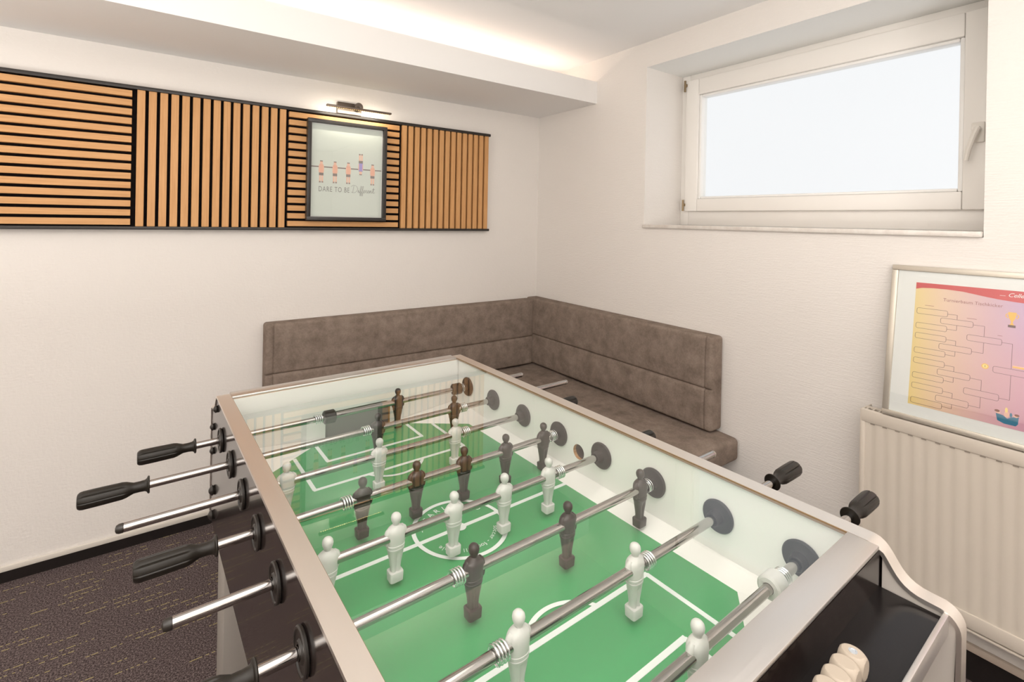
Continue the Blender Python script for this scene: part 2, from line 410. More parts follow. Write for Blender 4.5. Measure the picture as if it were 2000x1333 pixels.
slat_panel(-2.712, -2.136, False, 'leftmost oak slat panel with horizontal slats, cut by the left picture edge')
slat_panel(-2.136, -1.556, True, 'oak panel of vertical slats left of the framed football print')
slat_panel(-1.556, -.980, False, 'oak panel of horizontal slats behind the framed football print')
slat_panel(-.980, -.411, True, 'oak panel of vertical slats at the end of the row, nearest the corner')
e = obj('edge_rail', B(-2.712, -.405, -.040, 0, PT, PT+.015, bev=.002), m_blackrail); tag(e, 'long black edge rail along the top of the oak slat panels', 'rail')
e = obj('edge_rail', B(-2.712, -.405, -.040, 0, PB-.013, PB, bev=.002), m_blackrail); tag(e, 'long black edge rail along the bottom of the oak slat panels', 'rail')

# ---------------------------------------------------------------- framed print
AX0, AX1, AZ0, AZ1 = -1.470, -1.072, 1.353, 1.843
art = empty('framed_print', (AX0, -.036, AZ0), 'dark framed print of table football men hanging on the oak slats', 'picture')
AW, AH, FW = AX1-AX0, AZ1-AZ0, .018
bm = bmesh.new()
for a in ((0, AW, 0, FW), (0, AW, AH-FW, AH)): box(bm, a[0], a[1], -.032, 0, a[2], a[3], .0015)
for a in ((0, FW), (AW-FW, AW)): box(bm, a[0], a[1], -.032, 0, FW, AH-FW, .0015)
obj('frame', bm, m_frame_dark, art)
obj('white_border', B(FW, AW-FW, -.012, -.004, FW, AH-FW), m_artwhite, art, smooth=False)
obj('print_sheet', B(FW+.005, AW-FW-.005, -.0135, -.012, FW+.004, AH-FW-.004), m_artpaper, art, smooth=False)
obj('glazing', B(FW, AW-FW, -.0195, -.0175, FW, AH-FW), m_artglass, art, smooth=False)
IW, IH = AW-2*FW, AH-2*FW
def flat(bm, x0, x1, z0, z1, y=-.0142, mi=0): box(bm, x0, x1, y, -.0135, z0, z1, 0, mi)
def ax(f): return FW+f*IW
def az(f): return FW+(1-f)*IH
bm = bmesh.new(); flat(bm, ax(.005), ax(.985), az(.470), az(.458)); obj('printed_rod', bm, m_artbar, art, smooth=False)
def printed_man(cx, up):
    bm = bmesh.new(); s = 1 if up else -1
    zc = az(.462)
    def r(x0, x1, d0, d1, mi, y=-.0145):
        a, b = zc-s*d0, zc-s*d1
        flat(bm, cx+x0, cx+x1, min(a, b), max(a, b), y, mi)
    r(-.0065, .0065, -.027, -.010, 0); r(-.0065, .0065, -.029, -.0245, 1, -.0148)
    r(-.010, .010, -.011, .030, 2); r(-.0125, -.009, -.004, .026, 0, -.0147); r(.009, .0125, -.004, .026, 0, -.0147)
    r(-.0105, .0105, .030, .043, 1)
    r(-.009, -.002, .043, .071, 0); r(.002, .009, .043, .071, 0)
    r(-.010, -.002, .071, .078, 3); r(.002, .010, .071, .078, 3)
    o = obj('printed_man', bm, None, art, smooth=False, mats=[m_skin, m_artbar, m_artshirt if up else m_artpurple, m_artboots])
    if not up: o['label'] = 'printed man turned upside down in a violet shirt'
for f, up in ((.142, True), (.325, True), (.508, True), (.682, False), (.855, True)): printed_man(ax(f), up)
RX = Matrix.Rotation(pi/2, 4, 'X')
bm = bmesh.new(); merge(bm, text_bm('DARE TO BE', .036, space=1.18), Matrix.Translation((ax(.105), -.0140, az(.728))) @ RX)
o = obj('lettering', bm, m_arttext, art, smooth=None)
bb = [v.co.x for v in o.data.vertices]; k = (.415*IW)/(max(bb)-min(bb)); x0 = min(bb)
for v in o.data.vertices: v.co.x = x0+(v.co.x-x0)*k
def stroke(bm, pts, wd, tr):
    P = [Vector(p) for p in pts]; Q = [P[0]*2-P[1]]+P+[P[-1]*2-P[-2]]; out = []
    for i in range(1, len(Q)-2):
        for k in range(6):
            t = k/6; a, b, c, d = Q[i-1:i+3]
            out.append(.5*((2*b)+(c-a)*t+(2*a-5*b+4*c-d)*t*t+(3*b-a-3*c+d)*t**3))
    out.append(P[-1]); row = []
    for i, p in enumerate(out):
        d = (out[min(i+1, len(out)-1)]-out[max(i-1, 0)]); d = d.normalized() if d.length > 1e-9 else Vector((1, 0)); n = Vector((-d.y, d.x))*wd/2
        row.append((bm.verts.new(tr(p+n)), bm.verts.new(tr(p-n))))
    for a, b in zip(row, row[1:]): bm.faces.new((a[0], a[1], b[1], b[0]))
e_ = lambda x: [(x, .10), (x+.13, .24), (x+.15, .38), (x+.07, .41), (x+.01, .25), (x+.05, .03), (x+.15, .02), (x+.25, .15)]
f_ = lambda x: [(x, .08), (x+.15, .5), (x+.24, .92), (x+.17, 1.0), (x+.11, .8), (x+.08, .2), (x+.04, -.36), (x+.11, -.42), (x+.15, -.1), (x+.24, .10)]
SCRIPT = [[(.10, 0), (.17, .5), (.24, 1.0)], [(-.10, .86), (.20, 1.08), (.58, .90), (.66, .42), (.42, .06), (.10, -.02), (-.06, .10)],
          [(.70, .05), (.80, .40), (.78, .08), (.85, .02), (.93, .10)], [(.83, .56), (.85, .60)], f_(.93), f_(1.15), e_(1.38),
          [(1.62, .14), (1.68, .43), (1.76, .37), (1.74, .10), (1.81, .03), (1.90, .12)], e_(1.89),
          [(2.13, .14), (2.20, .40), (2.18, .0), (2.22, .25), (2.32, .40), (2.36, .30), (2.34, .06), (2.42, .04), (2.50, .18)],
          [(2.50, .18), (2.63, .80), (2.58, .10), (2.66, .02), (2.80, .16)], [(2.44, .56), (2.80, .62)]]
bm = bmesh.new(); sc_ = .345*IW/2.9
for st in SCRIPT: stroke(bm, st, .040, lambda p: (ax(.562)+p.x*sc_, -.0143, az(.726)+p.y*sc_*.80))
bmesh.ops.recalc_face_normals(bm, faces=bm.faces)
o = obj('script_lettering', bm, m_arttext, art, smooth=False)

# ---------------------------------------------------------------- picture lamp
pl = empty('picture_lamp', (-1.258, 0, 1.921), 'slim bronze picture lamp on the wall above the framed print', 'lamp')
obj('base_plate', B(-.061, .061, -.022, 0, -.029, .029, bev=.002), m_bronze, pl)
bm = bmesh.new(); lathe(bm, [(-.058, .021), (-.022, .021)], 'y', 24, (.036, 0, .008)); tube(bm, [(.036, -.05, .008), (.030, -.085, 0), (.020, -.112, -.013)], .006, 8)
obj('knuckle', bm, m_bronze, pl)
lb = obj('light_bar', B(-.142, .183, -.127, -.109, -.022, -.013, bev=.002), m_bronze, pl)
bm = bmesh.new()
for i in range(30): box(bm, -.130+i*.0103, -.1265+i*.0103, -.1095, -.1070, -.0215, -.0165)
o = obj('led_diodes', bm, m_led, lb, smooth=False); o['kind'] = 'stuff'

# ================================================================== CORNER BENCH
bench = empty('corner_bench', (-.5, -.5, 0), 'brown suede corner bench with two backrests in the room corner', 'bench')
def axis_pts(L, r, step, extra=()):
    k = 5; a = [r*(1-cos(pi/2*i/k)) for i in range(k)]
    n = max(2, int((L-2*r)/step)); mid = [r+(L-2*r)*i/n for i in range(n+1)]
    pts = a+mid+[L-q for q in reversed(a)]
    for e in extra: pts += [e+d for d in (-.016, -.010, -.006, -.003, 0, .003, .006, .010, .016)]
    pts.sort(); out = [pts[0]]
    for q in pts[1:]:
        if q-out[-1] > 5e-4: out.append(q)
    out[-1] = L
    return out
def cushion(L, D, H, r, step=.035, disp=None, ex=(), ez=()):
    """rounded box L x D x H, corner at origin"""
    ax_ = [axis_pts(L, r, step, ex), axis_pts(D, r, step), axis_pts(H, r, step, ez)]
    bm = bmesh.new(); dims = (L, D, H); cache = {}
    def V(i, j, k):
        key = (i, j, k)
        if key not in cache:
            p = Vector((ax_[0][i], ax_[1][j], ax_[2][k]))
            q = Vector([min(max(p[a], r), dims[a]-r) for a in range(3)])
            d = p-q
            if d.length > 1e-9: p = q+d.normalized()*r
            if disp: p = disp(p, dims)
            cache[key] = bm.verts.new(p)
        return cache[key]
    n = [len(a) for a in ax_]
    for a in range(3):
        b, c = [x for x in range(3) if x != a]
        for side in (0, n[a]-1):
            for i in range(n[b]-1):
                for j in range(n[c]-1):
                    def ix(u, v):
                        t = [0, 0, 0]; t[a] = side; t[b] = u; t[c] = v; return V(*t)
                    try: bm.faces.new((ix(i, j), ix(i+1, j), ix(i+1, j+1), ix(i, j+1)))
                    except ValueError: pass
    bmesh.ops.recalc_face_normals(bm, faces=bm.faces)
    return bm
from mathutils import noise as mn
def back_disp(seam, ends, front):
    def f(p, dims):
        L, D, H = dims
        if (p.y < .02):                       # front face is y = 0 side
            g = -.008*math.exp(-((p.z-seam)/.005)**2)
            puff = .010*sin(pi*min(max(p.x/L, 0), 1))**.5*sin(pi*min(max((p.z-seam)/(H-seam) if p.z > seam else p.z/seam, 0), 1))
            ed = L-p.x if ends > 0 else p.x; g += -.005*math.exp(-((ed-.035)/.004)**2)
            wr = .006*mn.noise(Vector((p.x*14, p.z*9, front)))*math.exp(-ed/.12)+.003*mn.noise(Vector((p.x*5, p.z*5, front+3)))
            p = Vector((p.x, p.y-puff-g+wr, p.z))
        return p
    return f
# left backrest (along the left wall), local x = world x
bm = cushion(1.560, .082, .405, .015, .024, back_disp(.172, -1, 1.0), (.035,), (.172,)); o = obj('backrest', bm, m_suede, bench, ang=60); o.location = (-1.642+.5, -.084+.5, .47)
# right backrest (along the right wall): local x -> world -y
bm = cushion(1.296, .086, .41, .015, .024, back_disp(.182, 1, 5.0), (1.261,), (.182,)); bmesh.ops.rotate(bm, cent=(0, 0, 0), matrix=Matrix.Rotation(-pi/2, 3, 'Z'), verts=bm.verts)
o = obj('backrest', bm, m_suede, bench, ang=60); o.location = (-.088+.5, -.006+.5, .472)
def seat_disp(p, dims):
    return Vector((p.x, p.y, p.z+(.006*mn.noise(Vector((p.x*5, p.y*5, 2.0))) if p.z > dims[2]*.6 else 0)))
bm = cushion(.50, 1.375, .098, .020, .05, seat_disp); o = obj('seat', bm, m_suede, bench, ang=60); o.location = (-.502+.5, -1.382+.5, .366)
bm = cushion(1.138, .50, .098, .020, .05, seat_disp); o = obj('seat', bm, m_suede, bench, ang=60); o.location = (-1.642+.5, -.504+.5, .366)
bm = bmesh.new(); box(bm, -.46, -.002, -1.30, -.002, 0, .366, .003); box(bm, -1.60, -.46, -.46, -.002, 0, .366, .003)
bmesh.ops.translate(bm, vec=(.5, .5, 0), verts=bm.verts)
obj('plinth', bm, m_plinth, bench)

# ================================================================== RADIATOR
RX1 = -.092
rad = empty('radiator', (-.05, -2.3, 0), 'cream ribbed panel radiator on the right wall under the framed chart', 'radiator')
ry0, ry1, rz0, rz1 = -1.846, -2.86, .193, .758
def RP(x, y, z): return (x+.05, y+2.3, z)
bm = bmesh.new()
pitch = .0333; ys = []; n = int((ry0-ry1)/pitch)
sh = [(.0, .0), (.22, .05), (.38, .4), (.50, .9), (.62, 1), (.76, .9), (.88, .4)]
prof = []
for i in range(n):
    for t, d in sh: prof.append((ry0-.012-(i+t)*pitch, d*.0019))
zr = [(rz0+.052, 0), (rz0+.068, 1), (rz1-.052, 1), (rz1-.040, 0)]
cols = []
for y, d in prof: cols.append([bm.verts.new(RP(RX1+.004+d*k, y, z)) for z, k in zr])
for a, b in zip(cols, cols[1:]):
    for i in range(3): bm.faces.new((a[i], b[i], b[i+1], a[i+1]))
bmesh.ops.recalc_face_normals(bm, faces=bm.faces)
r = bmesh.ops.extrude_face_region(bm, geom=list(bm.faces)); vs = [v for v in r['geom'] if isinstance(v, bmesh.types.BMVert)]
bmesh.ops.translate(bm, vec=(.012, 0, 0), verts=vs)
bmesh.ops.recalc_face_normals(bm, faces=bm.faces)
obj('ribbed_front', bm, m_rad, rad, ang=50)
def rbox(name, a, mt, bev=.003):
    bm = B(a[0]+.05, a[1]+.05, a[2]+2.3, a[3]+2.3, a[4], a[5], bev=bev); return obj(name, bm, mt, rad)
rbox('top_band', (RX1, RX1+.014, ry1, ry0, rz1-.042, rz1), m_rad, .004)
rbox('side_band', (RX1+.001, RX1+.014, ry0-.013, ry0, rz0+.012, rz1-.004), m_rad, .003)
rbox('bottom_band', (RX1, RX1+.014, ry1, ry0, rz0+.010, rz0+.054), m_rad, .004)
rbox('bottom_lip', (RX1+.002, -.03, ry1, ry0, rz0, rz0+.006), m_rad, .001)
rbox('side_cover', (RX1+.002, -.003, ry0-.004, ry0+.002, rz0+.01, rz1-.002), m_rad, .003)
rbox('rear_panel', (-.036, -.024, ry1, ry0, rz0+.01, rz1-.004), m_rad, .003)
bm = bmesh.new()
for i in range(n):
    y = ry0-.012-(i+.65)*pitch; box(bm, RX1+.05+.0035, RX1+.05+.012, y-.006+2.3, y+.006+2.3, rz1-.0462, rz1-.0425)
o = obj('vent_slots', bm, m_slot, rad, smooth=False); o['kind'] = 'stuff'
bm = bmesh.new()
for i in range(60):
    y = ry0-.01-i*.0168
    if y < ry1: break
    box(bm, RX1+.05+.012, -.036+.05, y-.004+2.3, y+.001+2.3, rz1-.006, rz1-.002)
box(bm, RX1+.05+.012, RX1+.05+.016, ry1+2.3, ry0+2.3, rz1-.006, rz1-.001); box(bm, -.05+.05, -.046+.05, ry1+2.3, ry0+2.3, rz1-.006, rz1-.001)
o = obj('top_grille', bm, m_rad, rad, smooth=False); o['kind'] = 'stuff'
obj('wall_bracket', B(.026, .05, .30, .33, .26, .70), m_rad, rad, smooth=False); obj('wall_bracket', B(.026, .05, -.45, -.42, .26, .70), m_rad, rad, smooth=False)

# ================================================================== FRAMED CHART LEANING ON THE RADIATOR
ch = bpy.data.objects.new('framed_chart', None); C.objects.link(ch)
tag(ch, 'champagne framed tournament chart leaning on the wall above the radiator', 'picture')
ev = Vector((.075, 0, .49)).normalized(); xv = Vector((0, -1, 0)); nv = xv.cross(ev).normalized()
MM = Matrix((xv, ev, nv)).transposed().to_4x4(); MM.translation = Vector((-.095, -1.905, .7615)); ch.matrix_world = MM
CW, CH_, CF = .580, .4905, .017
bm = bmesh.new()
for a in ((0, CW, 0, CF), (0, CW, CH_-CF, CH_)): box(bm, a[0], a[1], a[2], a[3], -.018, 0, .002)
for a in ((0, CF), (CW-CF, CW)): box(bm, a[0], a[1], CF, CH_-CF, -.018, 0, .002)
obj('frame', bm, m_champ, ch)
obj('mat_board', B(CF-.002, CW-CF+.002, CF-.002, CH_-CF+.002, -.012, -.007), m_mat_board, ch, smooth=False)
obj('backing_board', B(.004, CW-.004, .004, CH_-.004, -.016, -.012), m_ply, ch, smooth=False)
PX0, PX1, PB0, PB1 = .0645, .5155, .052, .438
sheet = obj('poster_sheet', B(0, PX1-PX0, 0, PB1-PB0, -.0005, .0005), m_poster, ch, smooth=False); sheet.location = (PX0, PB0, -.0068)
obj('glazing', B(CF, CW-CF, CF, CH_-CF, -.0042, -.0028), m_artglass, ch, smooth=False)
ZP = -.0061
YO = 1.905
def fl(bm, x0, x1, b0, b1, z=0, mi=0): box(bm, x0-YO, x1-YO, b0, b1, ZP-.0003, ZP+z, 0, mi)
def rr_pts(x0, x1, b0, b1, r, k=4):
    pts = []
    for cx, cy, a0 in ((x1-r, b1-r, 0), (x0+r, b1-r, pi/2), (x0+r, b0+r, pi), (x1-r, b0+r, 1.5*pi)):
        for i in range(k+1): pts.append((cx+r*cos(a0+pi/2*i/k), cy+r*sin(a0+pi/2*i/k)))
    return pts
def rr_outline(bm, x0, x1, b0, b1, r=.005, wd=.0009):
    A = rr_pts(x0-YO, x1-YO, b0, b1, r); Bq = rr_pts(x0-YO+wd, x1-YO-wd, b0+wd, b1-wd, r-wd); n = len(A)
    va = [bm.verts.new((p[0], p[1], ZP)) for p in A]; vb = [bm.verts.new((p[0], p[1], ZP)) for p in Bq]
    for i in range(n): bm.faces.new((va[i], va[(i+1) % n], vb[(i+1) % n], vb[i]))
LW = .0009
def hl(bm, x0, x1, b): fl(bm, x0, x1, b-LW/2, b+LW/2)
def vl(bm, x, b0, b1): fl(bm, x-LW/2, x+LW/2, min(b0, b1), max(b0, b1))
bm = bmesh.new()
c1 = [(.3575, .3385), (.3105, .2925), (.2785, .2605), (.2325, .2145), (.2005, .1825), (.1540, .1360), (.1215, .1035), (.0760, .0575)]
c2 = [(.3345, .3165), (.2555, .2370), (.1775, .1590), (.0980, .0790)]
c3 = [(.2955, .2770), (.1380, .1190)]
for t, b in c1: rr_outline(bm, 1.9755, 2.0515, b, t)
for t, b in c2: rr_outline(bm, 2.0350, 2.1105, b, t)
for t, b in c3: rr_outline(bm, 2.0975, 2.1730, b, t)
rr_outline(bm, 2.1570, 2.2330, .1975, .2160)
for i in range(4):
    for j in (0, 1):
        t, b = c1[2*i+j]; m_ = (t+b)/2; hl(bm, 2.0515, 2.0735, m_); vl(bm, 2.0735, m_, c2[i][j])
for i in range(2):
    for j in (0, 1):
        t, b = c2[2*i+j]; m_ = (t+b)/2; hl(bm, 2.1105, 2.1350, m_); vl(bm, 2.1350, m_, c3[i][j])
for j in (0, 1):
    t, b = c3[j]; m_ = (t+b)/2; hl(bm, 2.1730, 2.1943, m_); vl(bm, 2.1943, m_, (.2160, .1975)[j])
obj('bracket_lines', bm, m_posterink, ch, smooth=False)
# red header with a wavy lower edge
bm = bmesh.new(); top = PB1; prev = None
hp = [(1.9700, .4170), (1.985, .4215), (2.0129, .4236), (2.045, .4238), (2.0826, .4216), (2.108, .4175), (2.1332, .4130), (2.165, .4088), (2.1971, .4060), (2.2129, .4052), (2.26, .4060), (2.32, .4120), (2.42, .4220)]
va = [bm.verts.new((x-YO, y, ZP)) for x, y in hp]; vb = [bm.verts.new((x-YO, top, ZP)) for x, y in hp]
for i in range(len(hp)-1): bm.faces.new((va[i], va[i+1], vb[i+1], vb[i]))
obj('red_header', bm, m_posterred, ch, smooth=False)
bm = bmesh.new(); merge(bm, text_bm('Turnierbaum Tischkicker', .0135, .0002, space=1.06), Matrix.Translation((2.0385-YO, .3865, ZP+.0001)))
o = obj('title_lettering', bm, m_postertitle, ch, smooth=None)
xs = [v.co.x for v in o.data.vertices]; k = .132/(max(xs)-min(xs)); x0 = min(xs)
for v in o.data.vertices: v.co.x = x0+(v.co.x-x0)*k
bm = bmesh.new(); merge(bm, text_bm('Celler Tor', .0165, .0002, shear=.35, space=.95), Matrix.Translation((2.179-YO, .4195, ZP+.0004)))
fl(bm, 2.163, 2.175, .4210, .4220, .0004)
obj('header_lettering', bm, m_posterwhite, ch, smooth=None)
for x, b, wd in ((1.995, .3665, .022), (2.095, .3425, .022), (2.163, .3040, .010)):
    bm = bmesh.new(); fl(bm, x, x+wd, b, b+.0012); obj('column_caption', bm, m_postertitle, ch, smooth=False)

# trophy
bm = bmesh.new()
cup = [(-.0085, .376), (.0085, .376), (.0078, .366), (.0055, .357), (.0022, .351), (.0018, .345), (.0050, .3395), (-.0050, .3395), (-.0018, .345), (-.0022, .351), (-.0055, .357), (-.0078, .366)]
f = bm.faces.new([bm.verts.new((2.1907-YO+x, y, ZP+.0001)) for x, y in cup])
for s in (-1, 1):
    for i in range(10):
        a0, a1 = -pi/2+pi*i/10, -pi/2+pi*(i+1)/10
        q = [(2.1907-YO+s*(.0075+rr*cos(a)), .3655+rr*1.1*sin(a), ZP+.0001) for a, rr in ((a0, .0045), (a1, .0045), (a1, .0062), (a0, .0062))]
        bm.faces.new([bm.verts.new(p) for p in q])
box(bm, 2.1830-YO, 2.1985-YO, .3325, .3395, ZP-.0002, ZP+.0002, 0, 1)
obj('printed_trophy', bm, None, ch, smooth=False, mats=[m_gold, m_posterink])
bm = bmesh.new(); f = bm.faces.new([bm.verts.new((x-YO, y, ZP+.0001)) for x, y in circle(2.1408, .2108, .0078)])
f = bm.faces.new([bm.verts.new((x-YO, y, ZP+.0002)) for x, y in circle(2.1408, .2108, .0058)]); f.material_index = 1
merge(bm, text_bm('1', .009, .0002, align='CENTER'), Matrix.Translation((2.1408-YO, .2078, ZP+.0003)), 2)
obj('printed_medal', bm, None, ch, smooth=None, mats=[m_gold, m_goldlt, m_posterink])
bm = bmesh.new(); fl(bm, 2.1968, 2.232, .2205, .2245, .0001); fl(bm, 2.1968, 2.232, .2245, .2270, .0001, 1)
obj('printed_ribbon', bm, None, ch, smooth=False, mats=[m_gold, m_skin])
bm = bmesh.new()
def blob(cx, cy, rx, ry, mi, z):
    f = bm.faces.new([bm.verts.new((cx-YO+rx*cos(2*pi*i/16), cy+ry*sin(2*pi*i/16), ZP+z)) for i in range(16)]); f.material_index = mi
f = bm.faces.new([bm.verts.new((x-YO, y, ZP+.0001)) for x, y in ((2.1685, .086), (2.172, .067), (2.186, .0615), (2.209, .0615), (2.2135, .068), (2.2145, .088), (2.199, .083), (2.192, .077), (2.183, .084))]); f.material_index = 0
blob(2.1725, .0905, .0055, .0045, 1, .0002); blob(2.1710, .0930, .0055, .0035, 2, .0003)
blob(2.2085, .0890, .0050, .0042, 1, .0002); blob(2.2105, .0915, .0050, .0032, 2, .0003)
blob(2.1905, .0885, .0055, .0085, 1, .0004); blob(2.1895, .1000, .0030, .0070, 3, .0005); blob(2.1990, .0890, .0025, .006, 0, .0006)
obj('printed_kicker_scene', bm, None, ch, smooth=False, mats=[m_blue, m_skin, m_hair, m_goldlt])

# ================================================================== FOOSBALL TABLE
TX, TY, TYAW = -1.5158, -1.6089, .0294
table = empty('foosball_table', (TX, TY, 0), 'glass topped foosball table with green pitch and dark glossy sides', 'game table', rotz=TYAW)
ZR, ZF, ZRIM = .798, .710, .882
US = [(i-3.5)*.15 for i in range(8)]           # rods, far (-) to near (+); local y = -u
IW2, IL = .360, .590                            # inner half width / half length
# --- side panels with S-curve ends
def scurve():
    # right half of the top outline (u, z) from the straight rim down to the tray end
    pts = [(.610, .876)]
    P0, P1, P2, P3 = Vector((.618, .876)), Vector((.645, .874)), Vector((.640, .824)), Vector((.690, .824))
    for i in range(0, 13):
        t = i/12; q = P0*(1-t)**3+P1*3*t*(1-t)**2+P2*3*t*t*(1-t)+P3*t**3; pts.append((q.x, q.y))
    for i in range(1, 8):
        a = pi/2*(1-i/7); pts.append((.700+.022*cos(a), .802+.022*sin(a)))
    return pts
SC = scurve()
def outline(zb):
    right = SC+[(.722, zb)]
    left = [(-u, z) for u, z in reversed(right)]
    return [(u, z) for u, z in left+right]
holes = [circle(u, ZR, .0105, 20) for u in US]
ball = circle(-.003, .776, .019, 24)
MYZ = Matrix(((0, 0, 1, 0), (-1, 0, 0, 0), (0, 1, 0, 0), (0, 0, 0, 1)))     # plate (u, z, t) -> local (t, -u, z)
for sgn in (-1, 1):
    bm = holed_plate(outline(.505), holes, .014)
    bmesh.ops.transform(bm, matrix=Matrix.Translation((.370 if sgn > 0 else -.384, 0, 0)) @ MYZ, verts=bm.verts); bmesh.ops.recalc_face_normals(bm, faces=bm.faces)
    obj('side_panel', bm, m_panel, table, smooth=False)
    lin = [(-.605, .560), (.605, .560), (.605, .8748), (-.605, .8748)]
    bm = holed_plate(lin, holes+[ball], .010)
    bmesh.ops.transform(bm, matrix=Matrix.Translation((.360 if sgn > 0 else -.370, 0, 0)) @ MYZ, verts=bm.verts); bmesh.ops.recalc_face_normals(bm, faces=bm.faces)
    for f in bm.faces:
        if abs(f.normal.x) < .5: f.material_index = 1
    obj('inner_wall', bm, m_white_lam, table, smooth=False, mats=[m_white_lam, m_ply])
    # ball entry cup behind the hole
    bm = bmesh.new(); lathe(bm, [(0, .0235), (.0095, .0235), (.0095, .0195), (0.0002, .0195)], 'x', 24, (0, 0, 0), close='loop')
    # metal end cheeks inside the S-curve
    for k in (-1, 1):
        pts = [(u, z) for u, z in SC if u > .636]
        pl_ = [(.636, .56)]+[(.636, pts[0][1])]+pts+[(.716, .56)]
        b2 = bmesh.new(); prism(b2, [(-k*u, z) for u, z in pl_], sgn*.362, sgn*.3695, 'x'); obj('end_cheek', b2, m_cheek, table, smooth=False)
    bm.free()
    # metal rail band over the top outline
    path = [(-u, z) for u, z in reversed(SC)]+SC
    path = [(-.722, .52)]+path+[(.722, .52)]
    bm = bmesh.new(); rows = []
    n = len(path)
    for i, (u, z) in enumerate(path):
        a = Vector(path[max(i-1, 0)]); b = Vector(path[min(i+1, n-1)]); t = (b-a).normalized(); nn = Vector((-t.y, t.x))
        q = Vector((u, z))+nn*.006
        x_in, x_out = sgn*.354, sgn*.3865
        if abs(u) > .63: x_in = sgn*.3585
        rows.append([bm.verts.new((x_in, -u, z)), bm.verts.new((x_in, -q.x, q.y)), bm.verts.new((x_out, -q.x, q.y)), bm.verts.new((x_out, -u, z))])
    for a, b in zip(rows, rows[1:]):
        for k in range(4): bm.faces.new((a[k], a[(k+1) % 4], b[(k+1) % 4], b[k]))
    bm.faces.new(rows[0]); bm.faces.new(rows[-1][::-1]); bmesh.ops.recalc_face_normals(bm, faces=bm.faces)
    obj('side_rail', bm, m_rail, table, ang=40)
    # thin raw edge under the rail, seen inside
    obj('edge_strip', B(sgn*.3536-.0005, sgn*.3536+.0004, -.592, .592, .8748, .8812), m_orange, table, smooth=False)
# --- end walls with goals, end rims, trays
goal_hole = rr_pts(-.103, .103, .655, .784, .018, 5)
for k in (-1, 1):                                # k=-1: far end (u negative) -> local y = +
    bm = holed_plate([(-.359, .560), (.359, .560), (.359, .8748), (-.359, .8748)], [goal_hole], .012)
    mt = Matrix(((1, 0, 0, 0), (0, 0, 1, 0), (0, 1, 0, 0), (0, 0, 0, 1)))
    y = IL if k < 0 else -IL-.012
    bmesh.ops.transform(bm, matrix=Matrix.Translation((0, y, 0)) @ mt, verts=bm.verts); bmesh.ops.recalc_face_normals(bm, faces=bm.faces)
    for f in bm.faces:
        if abs(f.normal.y) < .5: f.material_index = 1
    obj('end_wall', bm, m_white_lam, table, smooth=False, mats=[m_white_lam, m_ply])
    s = -k                                       # local y direction of this end
    ya, yb = sorted((s*.6035, s*.634))
    obj('end_panel', B(-.3585, .3585, ya, yb, .56, .874), m_panel, table, smooth=False)
    ya, yb = sorted((s*.592, s*.6345))
    obj('end_rim', B(-.3535, .3535, ya, yb, .8755, .882, bev=.0015), m_rail_x, table)
    ya, yb = sorted((s*.634, s*.708))
    obj('tray_shelf', B(-.3585, .3585, ya, yb, .806, .818), m_tray, table, smooth=False)
    ya, yb = sorted((s*.708, s*.7145))
    obj('tray_edge', B(-.3585, .3585, ya, yb, .798, .826, bev=.0015), m_rail_x, table)
    # goal box behind the mouth (inside the end panel thickness it is a shallow lined pocket)
for k in (-1, 1):
    s = -k
    ya, yb = sorted((s*.6022, s*.6033))
    obj('goal_lining', B(-.12, .12, ya, yb, .64, .80), m_goal, table, smooth=False)
obj('bottom_board', B(-.3585, .3585, -.634, .634, .548, .558), m_panel, table, smooth=False)
# --- playfield: green sheet with white sloping borders
green = [(.31, .44), (.10, .588), (-.10, .588), (-.31, .44), (-.31, -.44), (-.10, -.588), (.10, -.588), (.31, -.44)]
bm = bmesh.new(); prism(bm, [(x, -u) for x, u in green], ZF-.006, ZF, 'z'); pf = obj('playfield', bm, m_green, table, smooth=False)
bm = bmesh.new()
zb = .725
for s in (-1, 1):
    q = [(s*.31, -.44, ZF), (s*.31, .44, ZF), (s*.3595, .44, zb), (s*.3595, -.44, zb)]
    bm.faces.new([bm.verts.new(p) for p in q])
    for t in (-1, 1):
        tri = [(s*.31, t*.44, ZF), (s*.10, t*.588, ZF), (s*.3595, t*.5895, .735), (s*.3595, t*.44, zb)]
        bm.faces.new([bm.verts.new(p) for p in (tri[0], tri[1], tri[2])]); bm.faces.new([bm.verts.new(p) for p in (tri[0], tri[2], tri[3])])
bmesh.ops.remove_doubles(bm, verts=bm.verts, dist=1e-5)
for f in bm.faces:
    f.normal_update()
    if f.normal.z < 0: f.normal_flip()
r = bmesh.ops.extrude_face_region(bm, geom=list(bm.faces)); vs = [v for v in r['geom'] if isinstance(v, bmesh.types.BMVert)]
bmesh.ops.translate(bm, vec=(0, 0, -.006), verts=vs); bmesh.ops.recalc_face_normals(bm, faces=bm.faces)
obj('sloping_border', bm, m_white_lam, table, smooth=False)
